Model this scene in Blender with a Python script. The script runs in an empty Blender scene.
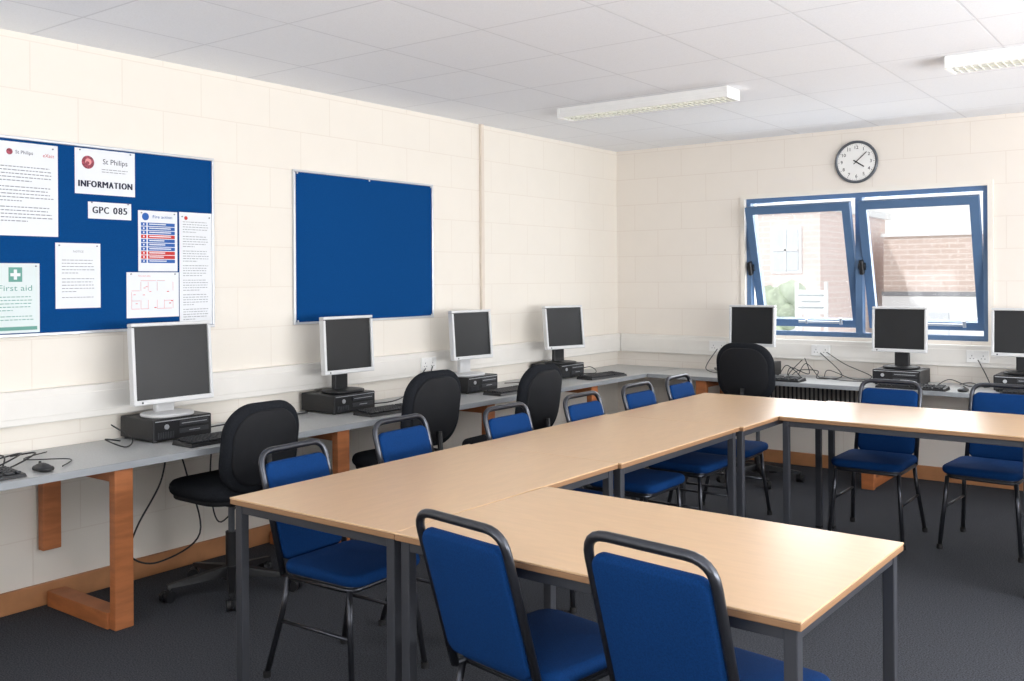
import bpy, bmesh, math, random
from mathutils import Vector, Matrix
random.seed(7)
scene=bpy.context.scene
COL=scene.collection
try:
    scene.view_settings.view_transform='Standard'
    scene.view_settings.look='None'
except Exception as e: print(e)

# ------------------------------------------------------------ materials
def lin(c):
    o=[]
    for v in c:
        v=v/255.0
        o.append(v/12.92 if v<=0.04045 else ((v+0.055)/1.055)**2.4)
    return (o[0],o[1],o[2],1.0)
def mat(name,rgb,rough=0.6,metal=0.0,noise=None,bump=None,spec=0.5,emit=None,rgb2=None,stretch=None,coat=0):
    m=bpy.data.materials.new(name); m.use_nodes=True
    nt=m.node_tree; b=nt.nodes['Principled BSDF']
    c=lin(rgb)
    b.inputs['Base Color'].default_value=c
    b.inputs['Roughness'].default_value=rough
    b.inputs['Metallic'].default_value=metal
    b.inputs['Specular IOR Level'].default_value=spec
    if coat: b.inputs['Coat Weight'].default_value=coat
    if emit:
        b.inputs['Emission Color'].default_value=c
        b.inputs['Emission Strength'].default_value=emit
    tc=nt.nodes.new('ShaderNodeTexCoord')
    vec=tc.outputs['Object']
    if stretch:
        mp=nt.nodes.new('ShaderNodeMapping'); mp.inputs['Scale'].default_value=stretch
        nt.links.new(vec,mp.inputs['Vector']); vec=mp.outputs['Vector']
    n=nt.nodes.new('ShaderNodeTexNoise'); n.inputs['Scale'].default_value=noise[0] if noise else 12
    n.inputs['Detail'].default_value=4
    nt.links.new(vec,n.inputs['Vector'])
    amt=noise[1] if noise else 0.01
    r=nt.nodes.new('ShaderNodeValToRGB')
    c2=lin(rgb2) if rgb2 else tuple([min(1,x*(1+amt)) for x in c[:3]]+[1])
    c1=c if rgb2 else tuple([x*(1-amt) for x in c[:3]]+[1])
    r.color_ramp.elements[0].color=c1; r.color_ramp.elements[1].color=c2
    r.color_ramp.elements[0].position=0.35; r.color_ramp.elements[1].position=0.65
    nt.links.new(n.outputs['Fac'],r.inputs['Fac'])
    nt.links.new(r.outputs['Color'],b.inputs['Base Color'])
    if bump:
        n2=nt.nodes.new('ShaderNodeTexNoise'); n2.inputs['Scale'].default_value=bump[0]; n2.inputs['Detail'].default_value=3
        nt.links.new(vec,n2.inputs['Vector'])
        bp=nt.nodes.new('ShaderNodeBump'); bp.inputs['Strength'].default_value=bump[1]; bp.inputs['Distance'].default_value=0.002
        nt.links.new(n2.outputs['Fac'],bp.inputs['Height']); nt.links.new(bp.outputs['Normal'],b.inputs['Normal'])
    return m
def grid_mat(name,rgb,rgb2,mort,axes,bw,rh,ms,offset=0.5,rough=0.7,bumpd=0.002,phase=(0,0),speck=0,msmooth=0.3,bs=0.5,wrap=False):
    m=bpy.data.materials.new(name); m.use_nodes=True
    nt=m.node_tree; b=nt.nodes['Principled BSDF']; b.inputs['Roughness'].default_value=rough
    b.inputs['Specular IOR Level'].default_value=0.3
    tc=nt.nodes.new('ShaderNodeTexCoord'); sx=nt.nodes.new('ShaderNodeSeparateXYZ'); cx=nt.nodes.new('ShaderNodeCombineXYZ')
    nt.links.new(tc.outputs['Object'],sx.inputs[0])
    for i,a in enumerate(axes):
        ad=nt.nodes.new('ShaderNodeMath'); ad.operation='ADD'; ad.inputs[1].default_value=phase[i]
        nt.links.new(sx.outputs[a],ad.inputs[0]); 
        if wrap and i==0: nt.links.new(sx.outputs[1],ad.inputs[1])
        nt.links.new(ad.outputs[0],cx.inputs[i])
    br=nt.nodes.new('ShaderNodeTexBrick'); br.offset=offset
    br.inputs['Scale'].default_value=1; br.inputs['Brick Width'].default_value=bw; br.inputs['Row Height'].default_value=rh
    br.inputs['Mortar Size'].default_value=ms; br.inputs['Mortar Smooth'].default_value=msmooth
    br.inputs['Color1'].default_value=lin(rgb); br.inputs['Color2'].default_value=lin(rgb2); br.inputs['Mortar'].default_value=lin(mort)
    nt.links.new(cx.outputs[0],br.inputs['Vector'])
    colout=br.outputs['Color']
    nz=nt.nodes.new('ShaderNodeTexNoise'); nz.inputs['Scale'].default_value=160 if speck else 6; nz.inputs['Detail'].default_value=3
    nt.links.new(tc.outputs['Object'],nz.inputs['Vector'])
    mx=nt.nodes.new('ShaderNodeMix'); mx.data_type='RGBA'; mx.blend_type='MULTIPLY'
    mx.inputs[0].default_value=speck if speck else 0.04
    nt.links.new(colout,mx.inputs[6]); 
    rp=nt.nodes.new('ShaderNodeValToRGB'); rp.color_ramp.elements[0].position=0.3; rp.color_ramp.elements[0].color=(0.7,0.7,0.7,1); rp.color_ramp.elements[1].position=0.6
    nt.links.new(nz.outputs['Fac'],rp.inputs['Fac']); nt.links.new(rp.outputs['Color'],mx.inputs[7])
    nt.links.new(mx.outputs[2],b.inputs['Base Color'])
    inv=nt.nodes.new('ShaderNodeMath'); inv.operation='SUBTRACT'; inv.inputs[0].default_value=1
    nt.links.new(br.outputs['Fac'],inv.inputs[1])
    bp=nt.nodes.new('ShaderNodeBump'); bp.inputs['Strength'].default_value=bs; bp.inputs['Distance'].default_value=bumpd
    nt.links.new(inv.outputs[0],bp.inputs['Height']); nt.links.new(bp.outputs['Normal'],b.inputs['Normal'])
    return m
def glass_mat():
    m=bpy.data.materials.new('window_glass'); m.use_nodes=True; nt=m.node_tree
    out=nt.nodes['Material Output']; nt.nodes.remove(nt.nodes['Principled BSDF'])
    t=nt.nodes.new('ShaderNodeBsdfTransparent'); g=nt.nodes.new('ShaderNodeBsdfGlossy'); g.inputs['Roughness'].default_value=0.02
    mx=nt.nodes.new('ShaderNodeMixShader'); mx.inputs[0].default_value=0.06
    nt.links.new(t.outputs[0],mx.inputs[1]); nt.links.new(g.outputs[0],mx.inputs[2]); nt.links.new(mx.outputs[0],out.inputs[0])
    return m
CREAM=(235,229,219)
M_wallL=grid_mat('painted_block_side',(235,229,219),(234,228,218),(227,219,208),(1,2),0.45,0.225,0.003,phase=(0.1,0.14),bs=.18)
M_wallB=grid_mat('painted_block_end',(235,228,219),(234,227,218),(226,217,207),(0,2),0.45,0.225,0.003,phase=(0.1,0.14),bs=.2)
M_ceil=grid_mat('ceiling_tiles',(246,248,252),(243,245,250),(226,228,233),(0,1),0.6,0.6,0.006,offset=0,phase=(0.275,0.25),speck=0.16,rough=0.9)
M_carpet=mat('carpet',(68,70,75),0.95,noise=(170,0.5),bump=(300,0.5),spec=0.1)
M_wood=mat('pine_stain',(176,108,64),0.5,noise=(6,0.16),stretch=(1,1,5))
M_skirt=mat('skirting_wood',(180,126,84),0.5,noise=(8,0.1))
M_trunk=mat('white_trunking',(230,227,221),0.45)
M_worktop=mat('grey_laminate',(180,182,182),0.36,noise=(120,0.08))
M_edge=mat('worktop_edging',(152,156,160),0.5)
M_table=mat('beech_laminate',(209,174,136),0.31,noise=(9,0.03),stretch=(1,6,1),spec=0.45)
M_tedge=mat('table_edging',(146,110,78),0.5)
M_steel=mat('dark_steel',(64,66,72),0.4,metal=0.3)
M_tube=mat('black_tube',(76,78,84),0.3,metal=0.85)
M_blue=mat('blue_fabric',(8,52,104),0.9,noise=(240,0.14),bump=(450,0.35),spec=0.15)
M_felt=mat('blue_felt',(8,66,124),0.95,noise=(180,0.06),bump=(400,0.2),spec=0.1)
M_alu=mat('aluminium',(205,208,212),0.35,metal=0.6)
M_black=mat('black_plastic',(24,25,28),0.45)
M_blackfab=mat('black_fabric',(36,38,42),1.0,noise=(200,0.25),bump=(350,0.4),spec=0.05)
M_shell=mat('black_back_shell',(30,31,34),0.7,spec=0.2)
M_silver=mat('silver_plastic',(212,213,214),0.4)
M_screen=mat('dark_screen',(24,26,29),0.4,noise=(3,0.2),spec=0.4)
M_dkgrey=mat('dark_grey_plastic',(58,60,64),0.5)
M_key=mat('key_plastic',(40,42,46),0.5)
M_white=mat('white_plastic',(238,238,236),0.4)
M_lamp=mat('lamp_enamel',(240,240,238),0.4)
M_louvre=mat('lamp_louvre',(246,246,240),0.4,emit=0.12)
M_louvred=mat('lamp_slat',(222,222,210),0.4)
M_wblue=mat('blue_window_paint',(82,112,148),0.45)
M_glass=glass_mat()
M_paper=mat('paper',(228,231,235),0.8)
M_ink=mat('grey_ink',(130,134,140),0.8)
M_inkd=mat('dark_ink',(30,36,60),0.8)
M_red=mat('red_ink',(196,52,48),0.8)
M_bluei=mat('blue_ink',(40,92,168),0.8)
M_green=mat('green_ink',(104,160,148),0.8)
M_mint=mat('mint_paper',(216,226,226),0.8)
M_pink=mat('pink_ink',(222,150,150),0.8)
M_plum=mat('plum_ink',(150,70,84),0.8,noise=(90,.5))
M_rim=mat('clock_rim',(96,100,106),0.3,metal=0.5)
M_plaster=mat('painted_plaster',CREAM,0.7)
M_strip=mat('painted_conduit',(222,211,198),0.6)
M_rad=mat('heater_metal',(60,60,62),0.5)
M_fin=mat('heater_fin',(170,168,164),0.5)
M_rubber=mat('black_rubber',(20,20,22),0.7)

# ------------------------------------------------------------ mesh builder
def fillet(pts,r,n=6):
    P=[Vector(p) for p in pts]; out=[P[0]]
    for i in range(1,len(P)-1):
        a=(P[i-1]-P[i]); b=(P[i+1]-P[i]); la,lb=a.length,b.length; a.normalize(); b.normalize()
        ang=a.angle(b)
        if ang>3.1: out.append(P[i]); continue
        d=min(r/math.tan(ang/2),la*0.49,lb*0.49); 
        s=P[i]+a*d; e=P[i]+b*d
        for k in range(n+1):
            t=k/n
            out.append(s*(1-t)**2+P[i]*2*t*(1-t)+e*t*t)
    out.append(P[-1]); return out
class MB:
    def __init__(s,mats): s.v=[];s.f=[];s.m=[];s.s=[];s.mats=mats
    def raw(s,vs,fs,mat=0,smooth=False,M=None):
        o=len(s.v)
        for v in vs:
            v=Vector(v); s.v.append(M@v if M else v)
        for f in fs: s.f.append([o+i for i in f]); s.m.append(mat); s.s.append(smooth)
        return s
    def bm(s,b,mat=0,smooth=False,M=None):
        b.verts.index_update()
        s.raw([v.co.copy() for v in b.verts],[[v.index for v in f.verts] for f in b.faces],mat,smooth,M); b.free(); return s
    def box(s,c,size,mat=0,bev=0,seg=2,M=None,smooth=False):
        b=bmesh.new(); bmesh.ops.create_cube(b,size=1)
        for v in b.verts: v.co=Vector((v.co.x*size[0]+c[0],v.co.y*size[1]+c[1],v.co.z*size[2]+c[2]))
        if bev: bmesh.ops.bevel(b,geom=b.edges[:],offset=bev,segments=seg,affect='EDGES',profile=0.5)
        return s.bm(b,mat,smooth,M)
    def quad(s,x0,y0,x1,y1,z,mat=0,M=None):
        return s.raw([(x0,y0,z),(x1,y0,z),(x1,y1,z),(x0,y1,z)],[[0,1,2,3]],mat,False,M)
    def tube(s,pts,r,mat=0,seg=10,M=None,closed=False):
        P=[Vector(p) for p in pts]; n=len(P); vs=[];fs=[]
        up=None
        for i in range(n):
            if closed: t=(P[(i+1)%n]-P[i-1])
            else: t=(P[min(i+1,n-1)]-P[max(i-1,0)])
            t.normalize()
            if up is None:
                up=t.orthogonal().normalized()
            else:
                up=(up-t*up.dot(t)).normalized()
            w=t.cross(up)
            for k in range(seg):
                a=2*math.pi*k/seg; vs.append(P[i]+up*math.cos(a)*r+w*math.sin(a)*r)
        m=n if closed else n-1
        for i in range(m):
            for k in range(seg):
                j=(i+1)%n
                fs.append([i*seg+k,i*seg+(k+1)%seg,j*seg+(k+1)%seg,j*seg+k])
        if not closed:
            fs.append(list(range(seg))[::-1]); fs.append([(n-1)*seg+k for k in range(seg)])
        return s.raw(vs,fs,mat,True,M)
    def cyl(s,c,r,h,mat=0,seg=24,axis='Z',r2=None,M=None,smooth=True):
        r2=r if r2 is None else r2; vs=[];fs=[]
        for k in range(seg):
            a=2*math.pi*k/seg; vs.append((math.cos(a)*r,math.sin(a)*r,-h/2))
        for k in range(seg):
            a=2*math.pi*k/seg; vs.append((math.cos(a)*r2,math.sin(a)*r2,h/2))
        if axis=='X': vs=[(z,x,y) for x,y,z in vs]
        if axis=='Y': vs=[(y,z,x) for x,y,z in vs]
        vs=[(x+c[0],y+c[1],z+c[2]) for x,y,z in vs]
        for k in range(seg): fs.append([k,(k+1)%seg,seg+(k+1)%seg,seg+k])
        s.raw(vs,fs,mat,smooth,M)
        s.raw(vs,[list(range(seg))[::-1],[seg+k for k in range(seg)]],mat,False,M); return s
    def pad(s,w,d,t,cr,er,dome,mat=0,M=None,fn=None,dome_b=0,n=7):
        def rr(ins):
            hw,hd=w/2-ins,d/2-ins; c=max(cr-ins,0.004); o=[]
            for q,(sx,sy) in enumerate([(1,1),(-1,1),(-1,-1),(1,-1)]):
                for k in range(n+1):
                    a=math.pi/2*(q+k/n); o.append((sx*(hw-c)+c*math.cos(a),sy*(hd-c)+c*math.sin(a)))
            return o
        rings=[]
        base=rr(er)
        for sc in (0.3,0.6,0.85): rings.append([(x*sc,y*sc,-t/2-dome_b*(1-sc*sc)) for x,y in base])
        for k in range(7):
            ph=-math.pi/2+math.pi*k/6; rings.append([(x,y,t/2*math.sin(ph)) for x,y in rr(er*(1-math.cos(ph)))])
        for sc in (0.85,0.6,0.3): rings.append([(x*sc,y*sc,t/2+dome*(1-sc*sc)) for x,y in base])
        vs=[(0,0,-t/2-dome_b)]; N=len(base)
        for r in rings: vs+=r
        vs.append((0,0,t/2+dome)); fs=[]
        for k in range(N): fs.append([0,1+(k+1)%N,1+k])
        for i in range(len(rings)-1):
            a=1+i*N; b=a+N
            for k in range(N): fs.append([a+k,a+(k+1)%N,b+(k+1)%N,b+k])
        a=1+(len(rings)-1)*N; L=len(vs)-1
        for k in range(N): fs.append([a+k,a+(k+1)%N,L])
        if fn: vs=[fn(*v) for v in vs]
        return s.raw(vs,fs,mat,True,M)
    def text(s,txt,size,x,y,z,mat=0,align='CENTER',M=None,bold=0,width=None,space=1.0):
        cu=bpy.data.curves.new('t','FONT'); cu.body=txt; cu.size=size; cu.align_x=align; cu.align_y='CENTER'; cu.resolution_u=3
        cu.offset=bold; cu.space_character=space
        ob=bpy.data.objects.new('t',cu); COL.objects.link(ob)
        dg=bpy.context.evaluated_depsgraph_get(); me=bpy.data.meshes.new_from_object(ob.evaluated_get(dg))
        vs=[v.co.copy() for v in me.vertices]; sc=1
        if width and vs:
            ww=max(v.x for v in vs)-min(v.x for v in vs); sc=width/ww if ww>0 else 1
        s.raw([(v.x*sc+x,v.y+y,z) for v in vs],[list(p.vertices) for p in me.polygons],mat,False,M)
        bpy.data.objects.remove(ob); bpy.data.curves.remove(cu); bpy.data.meshes.remove(me); return s
    def mesh(s,name):
        me=bpy.data.meshes.new(name); me.from_pydata([tuple(v) for v in s.v],[],s.f)
        for m in s.mats: me.materials.append(m)
        me.polygons.foreach_set('material_index',s.m); me.polygons.foreach_set('use_smooth',s.s); me.update(); return me
def put(name,me,M=None,parent=None,**props):
    o=bpy.data.objects.new(name,me); COL.objects.link(o)
    if parent: o.parent=parent
    if M is not None: o.matrix_basis=M
    for k,v in props.items(): o[k]=v
    return o
def T(x,y,z): return Matrix.Translation((x,y,z))
def RZ(d): return Matrix.Rotation(math.radians(d),4,'Z')
def RX(d): return Matrix.Rotation(math.radians(d),4,'X')
I4=Matrix.Identity(4)
def thing(name,parts,M,label,category,group=None):
    root=bpy.data.objects.new(name,None); root.empty_display_size=0.1; COL.objects.link(root); root.matrix_basis=M
    root['label']=label; root['category']=category
    if group: root['group']=group
    obs=[]
    for p in parts:
        pn,me,PM,par=p[:4]
        o=put(pn,me,PM,root if par is None else obs[par])
        if len(p)>4: o['label']=p[4]
        obs.append(o)
    return root
def single(name,me,M,label,category,group=None):
    o=put(name,me,M,label=label,category=category)
    if group: o['group']=group
    return o
def struct(name,me,M=None,parent=None,label=None):
    o=put(name,me,M,parent); 
    if parent is None: o['kind']='structure'
    if label: o['label']=label
    return o
# frames for flat things on walls
WL=Matrix(((0,0,1,0),(1,0,0,0),(0,1,0,0),(0,0,0,1)))    # local x->+y, y->+z, z->+x
WB=Matrix(((1,0,0,0),(0,0,-1,0),(0,1,0,0),(0,0,0,1)))   # local x->+x, y->+z, z->-y

XL=-4.33; YB=7.33; XR=2.6; YF=-1.6; H=2.59
# ------------------------------------------------------------ room shell
struct('floor',MB([M_carpet]).box(((XL+XR)/2,(YB+YF)/2,-0.05),(XR-XL+0.5,YB-YF+0.5,0.1)).mesh('floor'),label='dark grey speckled carpet')
struct('ceiling',MB([M_ceil]).box(((XL+XR)/2,(YB+YF)/2,H+0.05),(XR-XL+0.5,YB-YF+0.5,0.1)).mesh('ceiling'),label='suspended ceiling of pale tiles')
struct('wall_left',MB([M_wallL]).box((XL-0.125,(YB+YF)/2,H/2),(0.25,YB-YF+0.5,H)).mesh('wall_left'),label='cream painted blockwork wall')
WX0,WX1,WZ0,WZ1=-3.13,-1.34,1.01,2.105
b=MB([M_wallB]); y=YB+0.125
b.box(((XL+WX0)/2,y,H/2),(WX0-XL,0.25,H)); b.box(((XR+WX1)/2,y,H/2),(XR-WX1,0.25,H))
b.box(((WX0+WX1)/2,y,WZ0/2),(WX1-WX0,0.25,WZ0)); b.box(((WX0+WX1)/2,y,(H+WZ1)/2),(WX1-WX0,0.25,H-WZ1))
struct('wall_back',b.mesh('wall_back'),label='cream painted blockwork wall with window opening')
b=MB([M_plaster]); x=XR+0.125; a0,a1,c0,c1=0.2,6.2,0.95,2.25
b.box((x,(YF+a0)/2,H/2),(0.25,a0-YF,H)); b.box((x,(YB+a1)/2,H/2),(0.25,YB-a1,H))
b.box((x,(a0+a1)/2,c0/2),(0.25,a1-a0,c0)); b.box((x,(a0+a1)/2,(H+c1)/2),(0.25,a1-a0,H-c1))
struct('wall_right',b.mesh('wall_right'))
b=MB([M_plaster]); y=YF-0.125; a0,a1=-2.8,1.2
b.box(((XL+a0)/2,y,H/2),(a0-XL,0.25,H)); b.box(((XR+a1)/2,y,H/2),(XR-a1,0.25,H))
b.box(((a0+a1)/2,y,c0/2),(a1-a0,0.25,c0)); b.box(((a0+a1)/2,y,(H+c1)/2),(a1-a0,0.25,H-c1))
struct('wall_front',b.mesh('wall_front'))
struct('baseboard_left',MB([M_skirt]).box((XL+0.01,(YB+YF)/2,0.05),(0.02,YB-YF,0.1),bev=0.004).mesh('baseboard_left'),label='stained wooden skirting board')
struct('baseboard_back',MB([M_skirt]).box(((XL+XR)/2+0.01,YB-0.01,0.05),(XR-XL-0.02,0.02,0.1),bev=0.004).mesh('baseboard_back'),label='stained wooden skirting board')
# trunking
TZc=.908; TH=.154
b=MB([M_trunk]); b.box((XL+0.025,(YB+YF)/2,TZc),(0.05,YB-YF,TH),bev=0.006); b.box((XL+0.052,(YB+YF)/2,TZc),(0.006,YB-YF,0.09),bev=0.001)
struct('trim_1',b.mesh('trim_1'),label='white dado cable trunking')
b=MB([M_trunk]); b.box(((XL+XR)/2+0.03,YB-0.025,TZc),(XR-XL-0.06,0.05,TH),bev=0.006); b.box(((XL+XR)/2+0.03,YB-0.052,TZc),(XR-XL-0.06,0.006,0.09),bev=0.001)
struct('trim_2',b.mesh('trim_2'),label='white dado cable trunking')
struct('trim_3',MB([M_strip]).box((XL+0.012,5.40,(H+0.985)/2),(0.024,0.032,H-0.985),bev=0.004).mesh('trim_3'),label='cream vertical conduit')
# window surround
b=MB([M_plaster]); w=0.035
b.box(((WX0+WX1)/2,YB-0.008,WZ1+w/2),(WX1-WX0+2*w,0.016,w)); b.box((WX0-w/2,YB-0.008,(WZ0+WZ1)/2),(w,0.016,WZ1-WZ0)); b.box((WX1+w/2,YB-0.008,(WZ0+WZ1)/2),(w,0.016,WZ1-WZ0))
struct('trim_4',b.mesh('trim_4'),label='cream window surround')
# window
fy=YB+0.06; fw=0.036; mx_=(WX0+WX1)/2
b=MB([M_wblue])
hh=WZ1-WZ0-2*fw
for (cx,cz,sx,sz) in [(mx_,WZ0+fw/2,WX1-WX0,fw),(mx_,WZ1-fw/2,WX1-WX0,fw),(WX0+fw/2,(WZ0+WZ1)/2,fw,hh),(WX1-fw/2,(WZ0+WZ1)/2,fw,hh),(mx_,(WZ0+WZ1)/2,fw*1.4,hh)]:
    b.box((cx,fy,cz),(sx,0.07,sz))
win=struct('window_1',b.mesh('window_1'),label='blue metal window with two centre-pivot sashes tilted open')
sw=(WX1-WX0-fw*3.4)/2-0.01; sh=WZ1-WZ0-2*fw-0.03
b=MB([M_wblue]); p=0.06
for (cx,cz,sx,sz) in [(0,sh/2-p/2,sw,p),(0,-sh/2+p/2,sw,p),(sw/2-p/2,0,p,sh-2*p),(-sw/2+p/2,0,p,sh-2*p)]:
    b.box((cx,0,cz),(sx,0.05,sz))
me_s=b.mesh('sash'); me_g=MB([M_glass]).box((0,0,0),(sw-2*p,0.006,sh-2*p)).mesh('glass')
b=MB([M_black]); b.cyl((0,0,0),0.028,0.05,axis='X'); b.box((0,-0.02,0.0),(0.03,0.05,0.11),bev=0.008); me_pv=b.mesh('pivot')
b=MB([M_alu]); b.box((0,0,0),(0.34,0.012,0.018),bev=0.003); b.cyl((0.17,-0.01,0.012),0.012,0.05,axis='Z'); b.cyl((-0.1,-0.01,0.008),0.01,0.035,axis='Z'); me_st=b.mesh('stay')
for sxc in (WX0+fw+0.005+sw/2,WX1-fw-0.005-sw/2):
    s=put('sash',me_s,T(sxc,fy,(WZ0+WZ1)/2)@RX(17),win)
    put('glass',me_g,None,s); 
    put('pivot',me_pv,T(-sw/2-0.005,-0.03,0),s); 
    put('stay',me_st,T(0.1,-0.05,-sh/2+0.05),s)
# other windows
def simple_window(nm,length,h):
    b=MB([M_wblue]); f=0.06
    b.box((0,0,h/2-f/2),(length,0.07,f)); b.box((0,0,-h/2+f/2),(length,0.07,f))
    n=int(length/1.2)
    for i in range(n+1): b.box((-length/2+f/2+i*(length-f)/n,0,0),(f,0.07,h-2*f))
    return b.mesh(nm)
struct('window_2',simple_window('window_2',6.0,1.3),T(XR+0.12,3.2,1.6)@RZ(90))
struct('window_3',simple_window('window_3',4.0,1.3),T(-0.8,YF-0.12,1.6))

# ------------------------------------------------------------ noticeboards & notices
def board(y0,y1,z0,z1,label,nm='noticeboard'):
    w,h=y1-y0,z1-z0; f=0.014
    b=MB([M_alu])
    for (cx,cy,sx,sy) in [(0,h/2-f/2,w,f),(0,-h/2+f/2,w,f),(w/2-f/2,0,f,h-2*f),(-w/2+f/2,0,f,h-2*f)]: b.box((cx,cy,0.01),(sx,sy,0.02),bev=0.003)
    b2=MB([M_felt]).box((0,0,0.006),(w-2*f,h-2*f,0.012))
    return thing(nm,[('frame',b.mesh('frame'),None,None,'slim aluminium frame'),('felt_panel',b2.mesh('felt_panel'),None,None)],T(XL,(y0+y1)/2,(z0+z1)/2)@WL,label,'noticeboard')
board(1.315,3.115,1.225,2.12,'blue felt noticeboard covered with pinned notices on cream wall')
bb=board(3.655,4.865,1.213,2.113,'empty blue felt noticeboard with aluminium frame on cream wall')
scm=MB([M_alu]).cyl((0,0,0.021),0.006,0.003,seg=10).mesh('fixing_screw')
for px,py in [(-.58,.43),(0,.43),(.58,.43),(-.58,-.43),(.58,-.43)]: put('fixing_screw',scm,T(px,py,0),bb)
def notice(y0,y1,z0,z1,draw,label,paper=M_paper,name='paper_notice',tilt=0):
    w,h=y1-y0,z1-z0
    b=MB([paper,M_ink,M_inkd,M_red,M_bluei,M_green,M_paper,M_pink,M_plum])
    b.box((0,0,0.0006),(w,h,0.0012)); draw(b,w,h)
    for px in (-w*0.42,w*0.42): b.cyl((px,h*0.46,0.003),0.0035,0.005,1,seg=10)
    o=single(name,b.mesh(name),T(XL+0.0125,(y0+y1)/2,(z0+z1)/2)@WL@RZ(tilt),label,'notice','notices pinned to the noticeboard'); return o
Zt=0.0016
def heavy(b,word,size,total,y,mat,d=.0016,n=3):
    wid={'I':.28,'N':.75,'F':.52,'O':.82,'R':.62,'M':.86,'A':.68,'T':.6,'G':.75,'P':.58,'C':.7,'0':.6,'8':.58,'5':.56,' ':.35}
    gap=.16; tot=sum(wid[c] for c in word)+gap*(len(word)-1); k=total/tot; x=-total/2
    for i,c in enumerate(word):
        ww=wid[c]*k
        if c!=' ':
            for j in range(n): b.text(c,size,x+ww/2+(j-(n-1)/2)*d,y,Zt+j*.0002,mat,width=(ww*.95 if c!='I' else None))
        x+=ww+gap*k
def lines(b,x0,x1,ytop,ybot,step,th=0.0028,mat=1):
    y=ytop; k=0
    while y>ybot:
        L=(x1-x0)*(random.uniform(0.4,0.75) if k%5==4 else random.uniform(0.88,1))
        x=x0
        while x<x0+L:
            ww=random.uniform(0.008,0.022); ww=min(ww,x0+L-x)
            b.quad(x,y-th/2,x+ww,y+th/2,Zt,mat); x+=ww+0.004
        y-=step*(1.8 if k%5==4 else 1); k+=1
def dA(b,w,h):
    b.cyl((-.07,h/2-.045,Zt),.014,.0005,8,seg=20); b.text('St Philips',.022,-.005,h/2-.045,Zt,2); b.text('eXact',.022,.105,h/2-.05,Zt,3)
    lines(b,-w/2+.025,w/2-.02,h/2-.11,-h/2+.04,.0155,.004)
def dB(b,w,h):
    b.cyl((-w*.29,h*.2,Zt),.031,.0005,8,seg=28); b.cyl((-w*.285,h*.21,Zt+.0004),.016,.0005,7,seg=24); b.cyl((-w*.30,h*.18,Zt+.0008),.009,.0005,8,seg=20)
    b.text('St Philips',.036,.05,h*.24,Zt,2); lines(b,-.02,.12,h*.07,h*.01,.012,.003)
    heavy(b,'INFORMATION',.043,w*.9,-h*.28,2,.0022)
def dC(b,w,h): heavy(b,'GPC 085',.046,w*.8,0,2,.0016)
def dD(b,w,h):
    b.cyl((-w/2+.04,h/2-.03,Zt),.019,.0006,4,seg=20); b.text('Fire action',.022,.025,h/2-.03,Zt+.0005,4,width=.11)
    rows=[4,4,4,3,4,4,4,3,3,4]
    for i,m_ in enumerate(rows):
        y=h/2-.068-i*.0205
        b.quad(-w/2+.015,y-.0085,-w/2+.045,y+.0085,Zt,m_); b.cyl((-w/2+.03,y,Zt),.0045,.0012,6,seg=10)
        b.quad(-w/2+.052,y-.0085,w/2-.015,y+.0085,Zt,m_)
        b.quad(-w/2+.06,y-.0015,w/2-.03-random.uniform(0,.05),y+.0035,Zt+.0004,6)
def dE(b,w,h): b.cyl((-w*.3,h/2-.03,Zt),.01,.0005,3,seg=16); lines(b,-w/2+.02,w/2-.02,h/2-.05,-h/2+.03,.013,.003)
def dF(b,w,h): b.text('NOTICE',.014,0,h/2-.04,Zt,1); lines(b,-w/2+.03,w/2-.03,h/2-.08,-h/2+.04,.015,.003)
def dG(b,w,h):
    xs=[-.12,-.07,-.03,.02,.06,.11]; ys=[-.07,-.03,.02,.07]
    for i in range(26):
        if i%2: x=random.choice(xs); y=random.choice(ys[:-1]); b.quad(x,y,x+.0022,y+.045,Zt,7)
        else: x=random.choice(xs[:-1]); y=random.choice(ys); b.quad(x,y,x+.045,y+.0022,Zt,7)
    for i in range(10):
        x=random.uniform(-.11,.1); y=random.uniform(-.07,.06); b.quad(x,y,x+.012,y+.004,Zt+.0004,3 if i%3==0 else 7)
    b.text('Fire exit plan',.013,-.05,h*.42,Zt,7)
def dH(b,w,h):
    b.quad(-.03,h/2-.083,.03,h/2-.018,Zt,5)
    b.quad(-.022,h/2-.058,.022,h/2-.044,Zt+.0004,6); b.quad(-.007,h/2-.073,.007,h/2-.058,Zt+.0004,6); b.quad(-.007,h/2-.044,.007,h/2-.028,Zt+.0004,6)
    b.text('First aid',.036,0,h/2-.112,Zt,5,width=w*.68)
    lines(b,-w/2+.02,w/2-.02,h/2-.15,-h/2+.05,.015,.0035,5); b.quad(-w/2+.012,-h/2+.012,w/2-.012,-h/2+.028,Zt,5)
notice(1.972,2.269,1.677,2.095,dA,'large white typed notice with red logo pinned to blue board')
notice(2.350,2.657,1.885,2.100,dB,'white notice reading INFORMATION with round dark red logo')
notice(2.414,2.636,1.77,1.85,dC,'small white strip notice reading GPC 085')
notice(2.673,2.893,1.52,1.823,dD,'white fire action notice with blue and red rows')
notice(2.905,3.10,1.24,1.826,dE,'long white typed sheet pinned near board edge')
notice(2.255,2.474,1.346,1.651,dF,'plain white sheet with a few typed lines')
notice(2.609,2.90,1.289,1.515,dG,'white landscape floor plan sheet with faint red marks')
notice(1.965,2.181,1.243,1.554,dH,'pale green First aid notice with white cross',M_mint)

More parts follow.
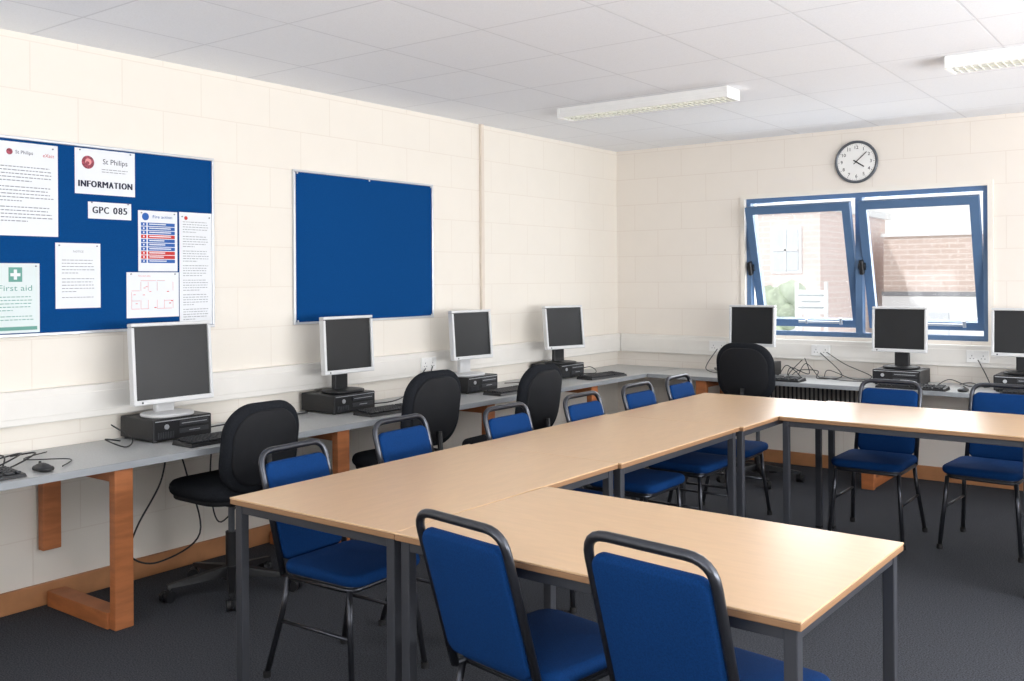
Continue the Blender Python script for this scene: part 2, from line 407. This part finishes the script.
# ------------------------------------------------------------ clock
b=MB([M_rim]); R=0.16
rim=[(math.cos(a)*(R-.01),math.sin(a)*(R-.01),0.022) for a in [2*math.pi*k/48 for k in range(48)]]
b.tube(rim,0.011,0,closed=True); b.cyl((0,0,0.011),R-.008,0.022,seg=48)
b2=MB([M_white,M_black]); b2.cyl((0,0,0.0235),R-.016,0.003,0,seg=48)
for k in range(1,13):
    a=math.pi/2-2*math.pi*k/12; b2.text(str(k),.034,math.cos(a)*.108,math.sin(a)*.108,.0256,1,bold=.0004)
for k in range(60):
    a=2*math.pi*k/60; L=.012 if k%5==0 else .006
    b2.box((.136-L/2,0,.0256),(L,.0025 if k%5==0 else .0012,.0006),1,M=Matrix.Rotation(a,4,'Z'))
def hand(L,w,ang,z):
    return MB([M_black]).box((0,L/2-.012,z),(w,L+.024,.002),M=Matrix.Rotation(-math.radians(ang),4,'Z')).mesh('hand')
thing('wall_clock',[('case',b.mesh('case'),None,None,'grey metal rim'),('dial',b2.mesh('dial'),None,None),('hour_hand',hand(.07,.009,124,.028),None,None),('minute_hand',hand(.105,.006,48,.031),None,None)],
  T(-2.235,YB,2.335)@WB,'round white wall clock with grey rim above the window','clock')

# ------------------------------------------------------------ ceiling lights
b=MB([M_lamp]); L=1.2
b.box((0,0,-.02),(L,.17,.04),bev=.005); b.box((-L/2+.01,0,-.034),(.02,.178,.066),bev=.004); b.box((L/2-.01,0,-.034),(.02,.178,.066),bev=.004)
b.box((0,.085,-.05),(L-.03,.008,.03),bev=.002); b.box((0,-.085,-.05),(L-.03,.008,.03),bev=.002)
body=b.mesh('housing')
b=MB([M_louvre]); b.cyl((0,-.036,-.05),.010,L-.07,axis='X'); b.cyl((0,.036,-.05),.010,L-.07,axis='X'); tubes=b.mesh('fluorescent_tube')
b=MB([M_louvred])
for i in range(32): b.box((-L/2+.05+i*(L-.1)/31,0,-.063),(.003,.16,.006))
b.box((0,0,-.063),(L-.06,.003,.006)); louv=b.mesh('louvre')
for cx in (-2.925,-.55):
    thing('ceiling_light',[('housing',body,None,None),('fluorescent_tube',tubes,None,None),('louvre',louv,None,None)],T(cx,5.29,H),'white surface-mounted fluorescent fitting with slatted louvre','light','fluorescent ceiling lights')

# ------------------------------------------------------------ benches
BZ=0.71
def frame_mesh():
    b=MB([M_wood])
    b.box((0,.565,(BZ-.03)/2),(.085,.045,BZ-.03),bev=.004)
    b.box((0.01,.29,.035),(.085,.50,.07),bev=.004)
    b.box((.04,.045,(.26+.68)/2),(.085,.045,.42),bev=.004)
    b.box((0.01,.30,.65),(.045,.49,.06),bev=.003)
    return b.mesh('support_frame')
fm=frame_mesh()
b=MB([M_worktop,M_edge]); y0=0.6
b.box((XL+.305,(YB+y0)/2,BZ-.014),(.605,YB-y0,.026),0,bev=.003); b.box((XL+.612,(YB-.61+y0)/2,BZ-.015),(.01,YB-.61-y0,.03),1,bev=.002)
parts=[('worktop',b.mesh('worktop'),None,None,'grey laminate worktop')]
for yy in (0.97,2.245,3.50,4.76,6.0): parts.append(('support_frame',fm,T(XL,yy,0)@RZ(-90),None,'stained wooden support frame'))
thing('workbench',parts,I4.copy(),'long grey-topped computer bench on stained wooden frames along the wall','bench')
b=MB([M_worktop,M_edge]); x0=XL+.615
b.box(((x0+XR)/2,YB-.30,BZ-.014),(XR-x0-.01,.59,.026),0,bev=.003); b.box(((x0+XR)/2,YB-.60,BZ-.015),(XR-x0-.01,.01,.03),1,bev=.002)
parts=[('worktop',b.mesh('worktop'),None,None,'grey laminate worktop')]
for xx in (-3.25,-2.0,-.72,.55,1.8): parts.append(('support_frame',fm,T(xx,YB,0)@RZ(180),None,'stained wooden support frame'))
thing('workbench',parts,I4.copy(),'grey-topped computer bench on wooden frames beneath the window','bench')
b=MB([M_rad,M_fin]); b.box((0,-.03,0),(1.16,.06,.20),0,bev=.004)
for i in range(34): b.box((-.56+i*1.12/33,-.066,0),(.014,.014,.18),1)
single('wall_heater',b.mesh('wall_heater'),T(-2.62,YB,.55),'dark ribbed low heater on wall beneath bench','heater')
# sockets
b=MB([M_white,M_dkgrey]); b.box((0,0,.005),(.146,.086,.01),0,bev=.003)
for sx in (-.036,.036):
    b.box((sx,.028,.011),(.014,.02,.004),0,bev=.001)
    for dx,dy,w_,h_ in [(0,.006,.004,.009),(-.011,-.014,.008,.004),(.011,-.014,.008,.004)]: b.box((sx+dx,dy,.0102),(w_,h_,.0012),1)
sk=b.mesh('wall_socket')
for yy in (4.76,): single('wall_socket',sk,T(XL+.055,yy,TZc)@WL,'white double power socket on cable trunking','socket','power sockets')
for xx in (-3.35,-2.5,-1.4): single('wall_socket',sk,T(xx,YB-.055,TZc)@WB,'white double power socket on cable trunking','socket','power sockets')

# ------------------------------------------------------------ computers
CH=.11
def monitor_meshes(w,h,bez,zb=.135):
    b=MB([bez,M_dkgrey]); t=.017; zc=zb+h/2
    for (cx,cz,sx,sz) in [(0,zb+h-t/2,w,t),(0,zb+.012,w,.024),(w/2-t/2,zc,t,h-.04),(-w/2+t/2,zc,t,h-.04)]: b.box((cx,.04,cz),(sx,.04,sz),0,bev=.005)
    b.box((0,.02,zc),(w-.02,.02,h-.02),0,bev=.004); b.box((0,-.01,zc),(w*.6,.05,h*.6),0,bev=.015)
    b.cyl((w*.4,.0605,zb+.012),.005,.002,1,seg=12,axis='Y')
    case=b.mesh('housing')
    s=MB([M_screen]).box((0,.0435,zc+.003),(w-2*t+.004,.008,h-t-.020)).mesh('screen')
    b=MB([bez]); b.pad(.24,.2,.018,.08,.008,.004,M=T(0,0,.009)); b.box((0,-.03,.11),(.10,.035,.20),bev=.008); b.box((0,-.02,zc-.02),(.12,.04,.09),bev=.008)
    st=b.mesh('stand'); return case,s,st
mX=monitor_meshes(.425,.385,M_silver,.065)
mA=monitor_meshes(.375,.33,M_silver,.11); mB=monitor_meshes(.37,.32,M_silver,.115)
b=MB([M_silver,M_black]); b.pad(.24,.2,.018,.08,.008,.004,1,M=T(0,0,.009)); b.box((0,-.03,.11),(.10,.035,.20),1,bev=.008); b.box((0,-.02,.25),(.12,.04,.09),1,bev=.008)
st_black=b.mesh('stand')
b=MB([M_black,M_dkgrey,M_alu]); b.box((0,0,CH/2+.004),(.32,.28,CH-.009),0,bev=.006)
b.box((-.06,.141,CH/2+.024),(.16,.006,.024),1,bev=.001); b.box((-.06,.141,CH/2-.012),(.16,.006,.022),1,bev=.001); b.cyl((.09,.142,CH/2+.016),.012,.006,2,axis='Y',seg=16)
b.box((0,.1405,CH/2+.044),(.30,.004,.004),2); b.box((-.06,.1445,CH/2+.024),(.14,.002,.003),2); b.box((-.06,.1445,CH/2-.012),(.06,.002,.003),2)
for i in range(7): b.box((.055+i*.013,.141,.032),(.006,.005,.03),1)
for sx in (-.14,.14):
    for sy in (-.115,.115): b.cyl((sx,sy,.003),.01,.006,1,seg=10)
pcm=b.mesh('desktop_computer')
b=MB([M_black]); b.raw([(-.225,-.075,0),(.225,-.075,0),(.225,.075,0),(-.225,.075,0),(-.22,-.07,.014),(.22,-.07,.014),(.22,.07,.024),(-.22,.07,.024)],[[3,2,1,0],[4,5,6,7],[0,1,5,4],[1,2,6,5],[2,3,7,6],[3,0,4,7]])
kb_b=b.mesh('body'); b=MB([M_key])
for r in range(6):
    y=-.055+r*.021; z=.015+.0715*(y+.07)+.004
    def key(x,w_): b.box((x,y,z),(w_,.016,.008),0,bev=.0015,seg=1)
    if r==0:
        for x,w_ in [(-.195,.026),(-.165,.026),(-.135,.026),(-.06,.11),(.015,.026),(.045,.026),(.09,.016),(.11,.016),(.13,.016),(.165,.036),(.2,.016)]: key(x,w_)
    else:
        for i in range(15): key(-.2+i*.0185,.0155)
        if r!=2:
            for i in range(3): key(.09+i*.0185,.0155)
        for i in range(3): key(.157+i*.0185,.0155)
kb_k=b.mesh('keycap')
b=MB([M_black]); b.pad(.06,.105,.02,.028,.009,.012,M=T(0,0,.0105)); b.cyl((0,.025,.03),.007,.006,0,axis='X',seg=12); msm=b.mesh('computer_mouse')
def facing(x,y,z,ang): return T(x,y,z)@RZ(ang)
def station(mx,my,ang,meshes,black=False,kb=None,mouse=None,pcoff=(0,0),label='silver flat-screen monitor with dark screen on desktop computer',kang=None,tilt=3):
    single('desktop_computer',pcm,facing(mx+pcoff[0],my+pcoff[1],BZ,round(ang/90)*90),'flat black desktop computer lying on grey bench','computer','desktop computers')
    TM=T(0,0,.28)@RX(tilt)@T(0,0,-.28)
    thing('monitor',[('housing',meshes[0],TM,None),('screen',meshes[1],TM,None,'dark switched-off screen'),('stand',st_black if black else meshes[2],None,None)],facing(mx,my,BZ+CH,ang),label,'monitor','computer monitors')
    if kb: 
        r=thing('keyboard',[('body',kb_b,None,None),('keycap',kb_k,None,None)],facing(kb[0],kb[1],BZ,(kang if kang is not None else round(ang/90)*90)+180),'black computer keyboard lying on grey bench','keyboard','keyboards')
    if mouse: single('computer_mouse',msm,facing(mouse[0],mouse[1],BZ,round(ang/90)*90+180),'black computer mouse on grey bench','mouse','computer mice')
station(-4.12,2.70,-92,mX,kb=(-3.85,2.82),kang=-90,mouse=(-3.81,3.12),pcoff=(-.04,0.02),tilt=4)
station(-4.12,3.85,-92,mA,black=True,kb=(-3.86,3.98),kang=-92,pcoff=(-.04,0.0))
station(-4.12,4.98,-95,mA,kb=(-3.85,5.13),kang=-90,pcoff=(-.04,0.05),tilt=4)
station(-4.10,6.08,-106,mA,black=True,kb=(-3.85,6.28),kang=-95,pcoff=(-.06,0.05),tilt=6)
station(-2.945,7.06,-180,mB,kb=(-2.70,6.81))
station(-1.855,7.06,-180,mB,black=True,kb=(-1.72,6.81),mouse=(-1.4,6.81))
station(-1.08,7.06,-180,mB,black=True,kb=(-.95,6.81))
thing('keyboard',[('body',kb_b,None,None),('keycap',kb_k,None,None)],facing(-3.83,1.62,BZ,90),'black computer keyboard lying on grey bench','keyboard','keyboards')
single('computer_mouse',msm,facing(-3.82,1.94,BZ,90),'black computer mouse on grey bench beside keyboard','mouse','computer mice')
# cables
def smooth(pts,n=8):
    P=[Vector(p) for p in pts]; P=[P[0]]+P+[P[-1]]; o=[]
    for i in range(1,len(P)-2):
        for k in range(n):
            t=k/n; a,b_,c,d=P[i-1],P[i],P[i+1],P[i+2]
            o.append(0.5*((2*b_)+(c-a)*t+(2*a-5*b_+4*c-d)*t*t+(3*b_-a-3*c+d)*t**3))
    o.append(P[-2]); return o
def cable(pts,r=.0035,m=M_black,label='black power cable trailing from computer',under=False):
    P=smooth(pts)
    if not under: P=[Vector((p.x,p.y,max(p.z,BZ+r+.0015))) for p in P]
    b=MB([m]); b.tube(P,r,0,seg=8); single('power_cable',b.mesh('power_cable'),None,label,'cable','trailing cables')
z0=BZ+.006
cable([(-4.2,2.5,z0),(-4.12,2.38,z0+.03),(-4.02,2.42,z0),(-4.1,2.5,z0+.02),(-4.24,2.48,.79)])
cable([(-4.1,1.62,z0),(-4.0,1.8,z0+.03),(-3.9,1.72,z0),(-4.02,1.95,z0+.04),(-4.18,1.9,z0)])
cable([(-4.15,1.70,z0),(-4.05,1.88,z0+.04),(-3.95,1.85,z0),(-4.1,2.05,z0+.02),(-4.22,2.0,z0)])
cable([(-3.82,2.02,z0),(-3.95,2.12,z0),(-4.1,2.0,z0),(-4.2,2.15,z0)],.0025)
cable([(-4.2,2.95,z0),(-4.12,3.15,z0+.02),(-4.2,3.3,z0),(-4.24,3.45,z0)])
cable([(-4.2,3.5,z0),(-4.1,3.56,z0+.02),(-4.2,3.6,z0),(-4.22,3.46,z0)])
cable([(-4.2,4.1,z0),(-4.05,4.2,z0+.02),(-4.15,4.45,z0+.05),(-4.26,4.72,.88)])
cable([(-4.2,4.75,z0),(-4.1,4.72,z0+.04),(-4.2,4.68,z0+.06),(-4.26,4.79,.89)])
cable([(-4.2,5.5,z0),(-4.05,5.6,z0+.01),(-4.15,5.75,z0),(-4.22,5.85,z0)])
cable([(-4.2,6.35,z0),(-4.05,6.5,z0),(-4.2,6.65,z0+.03),(-4.24,6.4,z0)])
cable([(-2.7,7.2,z0),(-2.6,7.1,z0+.05),(-2.5,7.2,z0+.04),(-2.45,7.05,z0),(-2.3,7.15,z0+.02),(-2.5,7.26,.89)])
cable([(-2.72,7.15,z0),(-2.65,7.05,z0+.07),(-2.55,7.15,z0+.02),(-2.6,7.2,.85)])
cable([(-2.75,7.1,z0+.03),(-2.66,7.0,z0+.09),(-2.58,7.05,z0+.004),(-2.7,7.12,z0+.004),(-2.62,7.2,z0+.12)])
cable([(-2.45,7.2,z0),(-2.38,7.1,z0+.06),(-2.2,7.12,z0),(-2.1,7.2,z0+.02),(-2.3,7.22,z0+.1),(-2.46,7.27,.90)],.003)
cable([(-1.62,7.1,z0),(-1.52,7.0,z0+.05),(-1.42,7.1,z0),(-1.3,7.0,z0+.02),(-1.26,7.12,z0)],.003)
cable([(-2.66,7.22,z0),(-2.56,7.12,z0+.10),(-2.48,7.16,z0),(-2.4,7.02,z0+.01),(-2.2,7.0,z0),(-2.05,7.1,z0)],.003)
cable([(-3.2,7.2,z0+.003),(-3.3,7.1,z0+.03),(-3.2,7.0,z0+.004),(-3.4,7.15,z0+.02),(-3.35,7.27,.89)])
cable([(-1.5,7.2,z0),(-1.4,7.05,z0+.03),(-1.3,7.15,z0),(-1.4,7.27,.89)])
cable([(-4.15,2.72,.675),(-4.12,2.66,.5),(-4.16,2.56,.3),(-4.2,2.55,.16),(-4.12,2.65,.12),(-4.15,2.9,.2),(-4.2,2.86,.5),(-4.2,2.8,.675)],.0045,label='black cable looping down beneath bench',under=True)
cable([(-4.25,3.05,.675),(-4.2,3.0,.4),(-4.25,3.1,.2),(-4.2,3.25,.4),(-4.25,3.3,.675)],.004,label='black cable looping down beneath bench',under=True)

# ------------------------------------------------------------ tables
TZ=.74
M_=MB([M_steel,M_rubber]); M_.box((0,0,(TZ-.023+.012)/2),(.032,.032,TZ-.023-.012),0,bev=.003); M_.box((0,0,.007),(.034,.034,.014),1,bev=.002); lg=M_.mesh('leg')
def table_parts(L,W,outer=None):
    b=MB([M_table,M_tedge]); b.box((0,0,TZ-.003),(L,W,.006),0,bev=.002); b.box((0,0,TZ-.0145),(L-.002,W-.002,.017),1,bev=.003)
    top=b.mesh('tabletop'); z=TZ-.023-.015
    b=MB([M_steel])
    for sy in (-1,1): b.box((0,sy*(W/2-.03),z),(L-.09,.025,.03),bev=.002)
    for sx in (-1,1): b.box((sx*(L/2-.03),0,z),(.025,W-.09,.03),bev=.002)
    fr=b.mesh('frame')
    P=[('tabletop',top,None,None,'beech-effect laminate top'),('frame',fr,None,None)]
    xs=(-(L/2-.03),L/2-.03)
    for x in xs: P.append(('leg',lg,T(x,-(W/2-.03),0),None))
    for x in (outer or xs): P.append(('leg',lg,T(x,(W/2-.03),0),None))
    return P
lab='beech-topped meeting table with dark square steel legs'; g='meeting tables pushed together'
for (y0,y1,cx,o) in [(2.0,3.27,-2.315,(2.03,2.80)),(3.27,4.41,-2.30,(3.40,4.03)),(4.41,5.59,-2.28,(4.63,5.20))]:
    cy=(y0+y1)/2
    thing('table',table_parts(y1-y0-.002,.765,(o[0]-cy,o[1]-cy)),T(cx,cy,0)@RZ(90),lab,'table',g)
TP2=table_parts(1.205,.76); TP=table_parts(1.188,.77)
thing('table',TP2,T(-1.926+.6025,2.37,0)@RZ(-.8),lab,'table',g)
for k in range(3): thing('table',TP,T(-1.895+1.19*(k+.5),5.24,0),lab,'table',g)

# ------------------------------------------------------------ stacking chairs (face local +Y)
s0=Vector((0,-.19,.39)); s1=Vector((0,-.325,.845)); sl=(s1-s0).normalized(); HW=.17
b=MB([M_tube]); b.tube(fillet([(-HW,s0.y,s0.z),(-HW,s1.y,s1.z),(HW,s1.y,s1.z),(HW,s0.y,s0.z)],.065),.0125,seg=12)
hoop=b.mesh('back_frame')
nrm=Vector((0,sl.z,-sl.y))
Lc=(s1-s0).length; PL=.38; pc=s0+sl*(Lc-.045-PL/2)
PM=Matrix(((-1,0,0,pc.x),(0,sl.y,nrm.y,pc.y),(0,sl.z,nrm.z,pc.z),(0,0,0,1)))
b=MB([M_blue]); b.pad(.325,PL,.034,.04,.014,.008,M=PM,dome_b=.003); bk=b.mesh('backrest')
b=MB([M_blue,M_tube]); b.pad(.39,.40,.045,.06,.018,.012,M=T(0,.015,.43)); b.pad(.36,.36,.012,.05,.004,0,1,M=T(0,.01,.404)); seat=b.mesh('seat')
b=MB([M_tube]); b.tube(fillet([(-HW,-.19,.39),(-HW,.17,.39),(HW,.17,.39),(HW,-.19,.39)],.05),.010); b.tube([(-HW,-.15,.39),(HW,-.15,.39)],.009)
for sx in (-1,1): b.tube([(sx*.183,-.19,.22),(sx*.183,.183,.22)],.007)
sf=b.mesh('seat_frame')
def leg(x0,y0,x1,y1):
    b=MB([M_tube,M_rubber]); b.tube(fillet([(x0,y0,.39),(x0+(x1-x0)*.3,y0+(y1-y0)*.25,.26),(x1,y1,.012)],.1),.0115,0); b.cyl((x1,y1,.012),.015,.024,1,seg=14); return b.mesh('leg')
SC=[('back_frame',hoop,None,None),('backrest',bk,None,None,'blue fabric back pad'),('seat',seat,None,None,'blue fabric seat pad'),('seat_frame',sf,None,None),
    ('leg',leg(-HW,.16,-.2,.20),None,None),('leg',leg(HW,.16,.2,.20),None,None),('leg',leg(-HW,-.16,-.205,-.245),None,None),('leg',leg(HW,-.16,.205,-.245),None,None)]
def schair(topx,topy,ang,sc=1.0,label='blue upholstered stacking chair with black tubular frame at table'):
    M=RZ(ang); off=M@Vector((0,.325*sc,0)); thing('stacking_chair',SC,T(topx+off.x,topy+off.y,0)@RZ(ang)@Matrix.Diagonal((sc,sc,sc,1)),label,'chair','blue stacking chairs')
schair(-2.945,2.48,-88,.97); schair(-2.98,3.12,-88); schair(-2.84,3.72,-90); schair(-2.79,4.33,-90); schair(-2.79,4.93,-90); schair(-2.80,5.47,-88)
schair(-1.60,1.89,-9); schair(-1.05,1.89,-7,1.03)
schair(-1.61,5.90,180); schair(-1.02,6.02,176)

# ------------------------------------------------------------ office chairs (face local +Y)
b=MB([M_blackfab,M_shell]); b.pad(.47,.45,.065,.13,.028,.018,0,M=T(0,.02,.485)); b.pad(.43,.41,.03,.11,.01,0,1,M=T(0,.02,.448)); oseat=b.mesh('seat')
def bfn(x,y,z): return (x,y,z+0.35*x*x*1.2+.12*y*y)
BM=T(0,-.235,.77)@Matrix.Rotation(math.radians(8),4,'X')@Matrix(((1,0,0,0),(0,0,1,0),(0,-1,0,0),(0,0,0,1)))
b=MB([M_blackfab,M_shell]); b.pad(.43,.42,.055,.15,.024,.006,0,M=BM,fn=bfn,n=10)
b.pad(.36,.35,.02,.13,.01,.006,1,M=T(0,-.028,0)@BM,fn=bfn,n=10,dome_b=.012); oback=b.mesh('backrest')
b=MB([M_black]); b.tube(fillet([(0,.02,.425),(0,-.24,.425),(0,-.285,.52),(0,-.275,.66)],.06),.015); b.box((0,0,.42),(.16,.2,.035),bev=.006); b.tube([(.06,.04,.42),(.25,.04,.415)],.006)
omech=b.mesh('back_support')
b=MB([M_black,M_rim]); b.cyl((0,0,.18),.028,.2,0); b.cyl((0,0,.34),.015,.17,1); ocol=b.mesh('gas_column')
b=MB([M_black]); b.cyl((0,0,.09),.045,.06,r2=.035)
for k in range(5):
    R5=Matrix.Rotation(2*math.pi*k/5+.3,4,'Z')
    b.raw([(.02,-.024,.075),(.02,.024,.075),(.3,.014,.062),(.3,-.014,.062),(.02,-.02,.12),(.02,.02,.12),(.3,.011,.078),(.3,-.011,.078)],[[0,1,2,3],[7,6,5,4],[0,4,5,1],[1,5,6,2],[2,6,7,3],[3,7,4,0]],0,False,R5)
obase=b.mesh('base')
b=MB([M_black]); b.cyl((0,0,.05),.008,.05,seg=10)
for sx in (-.016,.016): b.cyl((sx,.012,.026),.026,.018,0,axis='X',seg=20)
b.box((0,.012,.035),(.012,.04,.03),bev=.003); ocas=b.mesh('castor')
OC=[('seat',oseat,None,None),('backrest',oback,None,None),('back_support',omech,None,None),('gas_column',ocol,None,None),('base',obase,None,None)]
for k in range(5):
    a=2*math.pi*k/5+.3; OC.append(('castor',ocas,T(.29*math.cos(a),.29*math.sin(a),0)@RZ(k*50),4))
def ochair(x,y,ang,lift=0,blift=None,label='black fabric swivel office chair at computer bench'):
    P=[]; blift=lift if blift is None else blift
    for i,p in enumerate(OC):
        q=list(p)
        if i in (0,2) and lift: q[2]=T(0,0,lift)
        if i==1 and blift: q[2]=T(0,0,blift)
        P.append(tuple(q))
    thing('office_chair',P,T(x,y,0)@RZ(ang),label,'chair','black office chairs')
ochair(-3.80,2.83,90,.015,-.065); ochair(-3.68,3.89,88,-.01,0); ochair(-3.48,4.60,92,-.01); ochair(-2.74,6.62,0,.03)

# ------------------------------------------------------------ outside
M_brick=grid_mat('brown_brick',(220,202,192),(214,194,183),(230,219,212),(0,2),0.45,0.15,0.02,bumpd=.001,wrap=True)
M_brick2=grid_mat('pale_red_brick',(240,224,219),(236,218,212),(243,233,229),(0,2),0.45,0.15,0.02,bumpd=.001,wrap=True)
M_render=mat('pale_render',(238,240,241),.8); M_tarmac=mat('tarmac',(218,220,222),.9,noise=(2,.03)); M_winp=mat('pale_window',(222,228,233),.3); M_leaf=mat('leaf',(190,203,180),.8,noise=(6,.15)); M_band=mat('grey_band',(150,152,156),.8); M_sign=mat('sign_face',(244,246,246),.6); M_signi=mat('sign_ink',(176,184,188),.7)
struct('ground',MB([M_tarmac]).box((-10,YB+.3+35,-.6),(90,70,.1)).mesh('ground'))
b=MB([M_brick,M_render,M_winp,M_band]); b.box((0,2.5,1.05),(9,5,3.2),0); b.box((0,2.45,-.05),(9.04,5.1,1.9),1); b.box((0,2.44,.97),(9.06,5.1,.12),3); b.box((0,2.5,2.68),(9.1,5.2,.1),1)
for i in range(4): b.box((-3.3+i*2.2,-.12,.1),(1.2,.1,.7),2)
single('brick_building',b.mesh('brick_building'),T(-3.6,29,0),'long low brick building with pale rendered base','building')
b=MB([M_brick2,M_render,M_winp]); b.box((0,3,1.4),(9,6,3.8),0); 
for i in range(6):
    for zz in (.6,2.2):
        b.box((-3.9+i*1.5,-.02,zz),(.84,.1,1.25),1); b.box((-3.9+i*1.5,-.05,zz),(.68,.1,1.1),2); b.box((-3.9+i*1.5,-.09,zz),(.05,.08,1.1),1); b.box((-3.9+i*1.5,-.09,zz),(.68,.08,.05),1)
b.box((0,3,3.35),(9.3,6.3,.2),1)
single('brick_building',b.mesh('brick_building'),T(-13.1,25,0),'pale red brick building with white sash windows','building')
b=MB([M_leaf])
for i in range(26):
    bm_=bmesh.new(); bmesh.ops.create_icosphere(bm_,subdivisions=2,radius=random.uniform(.18,.32)); c=Vector((random.gauss(0,.22),random.gauss(0,.3),random.uniform(.0,1.5)))
    for v in bm_.verts: v.co=v.co*random.uniform(.85,1.15)+c
    b.bm(bm_,0,True)
single('bush',b.mesh('bush'),T(-7.6,19,-.3),'green leafy bush outside the window','plant')
b=MB([M_sign,M_signi]); b.box((0,0,.9),(.5,.03,.36),0,bev=.01); b.box((-.22,0,.3),(.04,.05,1.8),0); b.box((.22,0,.3),(.04,.05,1.8),0)
for i in range(3): b.box((0,-.02,1.0-i*.09),(.38-.1*(i%2),.01,.025),1)
single('outdoor_sign',b.mesh('outdoor_sign'),T(-4.95,14,.2),'white outdoor sign on two posts','sign')

# ------------------------------------------------------------ light
w=bpy.data.worlds.new('World'); scene.world=w; w.use_nodes=True; nt=w.node_tree; bg=nt.nodes['Background']
sky=nt.nodes.new('ShaderNodeTexSky'); sky.sky_type='HOSEK_WILKIE'; sky.turbidity=8; sky.sun_direction=(-.3,-.6,.7)
mix=nt.nodes.new('ShaderNodeMix'); mix.data_type='RGBA'; mix.inputs[0].default_value=.85; mix.inputs[7].default_value=(1,1,1,1)
nt.links.new(sky.outputs[0],mix.inputs[6]); nt.links.new(mix.outputs[2],bg.inputs['Color']); bg.inputs['Strength'].default_value=1.4
sl_=bpy.data.lights.new('sun','SUN'); sl_.energy=1.4; sl_.angle=math.radians(3); so=bpy.data.objects.new('sun',sl_); COL.objects.link(so)
so.rotation_euler=Vector((.35,1,-.75)).to_track_quat('-Z','Y').to_euler()
def area(name,loc,dirn,sx,sy,power,col):
    l=bpy.data.lights.new(name,'AREA'); l.shape='RECTANGLE'; l.size=sx; l.size_y=sy; l.energy=power; l.color=col
    o=bpy.data.objects.new(name,l); COL.objects.link(o); o.location=loc; o.rotation_euler=Vector(dirn).to_track_quat('-Z','Y').to_euler(); return o
area('window_daylight',(XR-.25,3.3,1.35),(-1,0,.8),5.6,1.1,305,(.98,.985,1))
area('rear_window_daylight',(-1.1,YF+.5,1.15),(.1,.6,1),4.2,1.0,82,(.98,.985,1))
area('end_window_daylight',((WX0+WX1)/2,YB+.45,1.6),(0,-1,-.1),1.7,1.0,42,(.95,.98,1))

# ------------------------------------------------------------ camera
cd=bpy.data.cameras.new('camera'); cam=bpy.data.objects.new('camera',cd); COL.objects.link(cam); scene.camera=cam
F=955; cd.sensor_fit='HORIZONTAL'; cd.sensor_width=36; cd.lens=F/1024*36; cd.shift_y=-61.5/1024; cd.clip_start=.05
a=math.radians(.36); fwd=Vector((-.6,.8,0)); rt=Vector((.8,.6,0)); up=Vector((0,0,1))
r2=rt*math.cos(a)-up*math.sin(a); u2=up*math.cos(a)+rt*math.sin(a)
cam.matrix_world=Matrix(((r2.x,u2.x,-fwd.x,0),(r2.y,u2.y,-fwd.y,0),(r2.z,u2.z,-fwd.z,1.47),(0,0,0,1)))
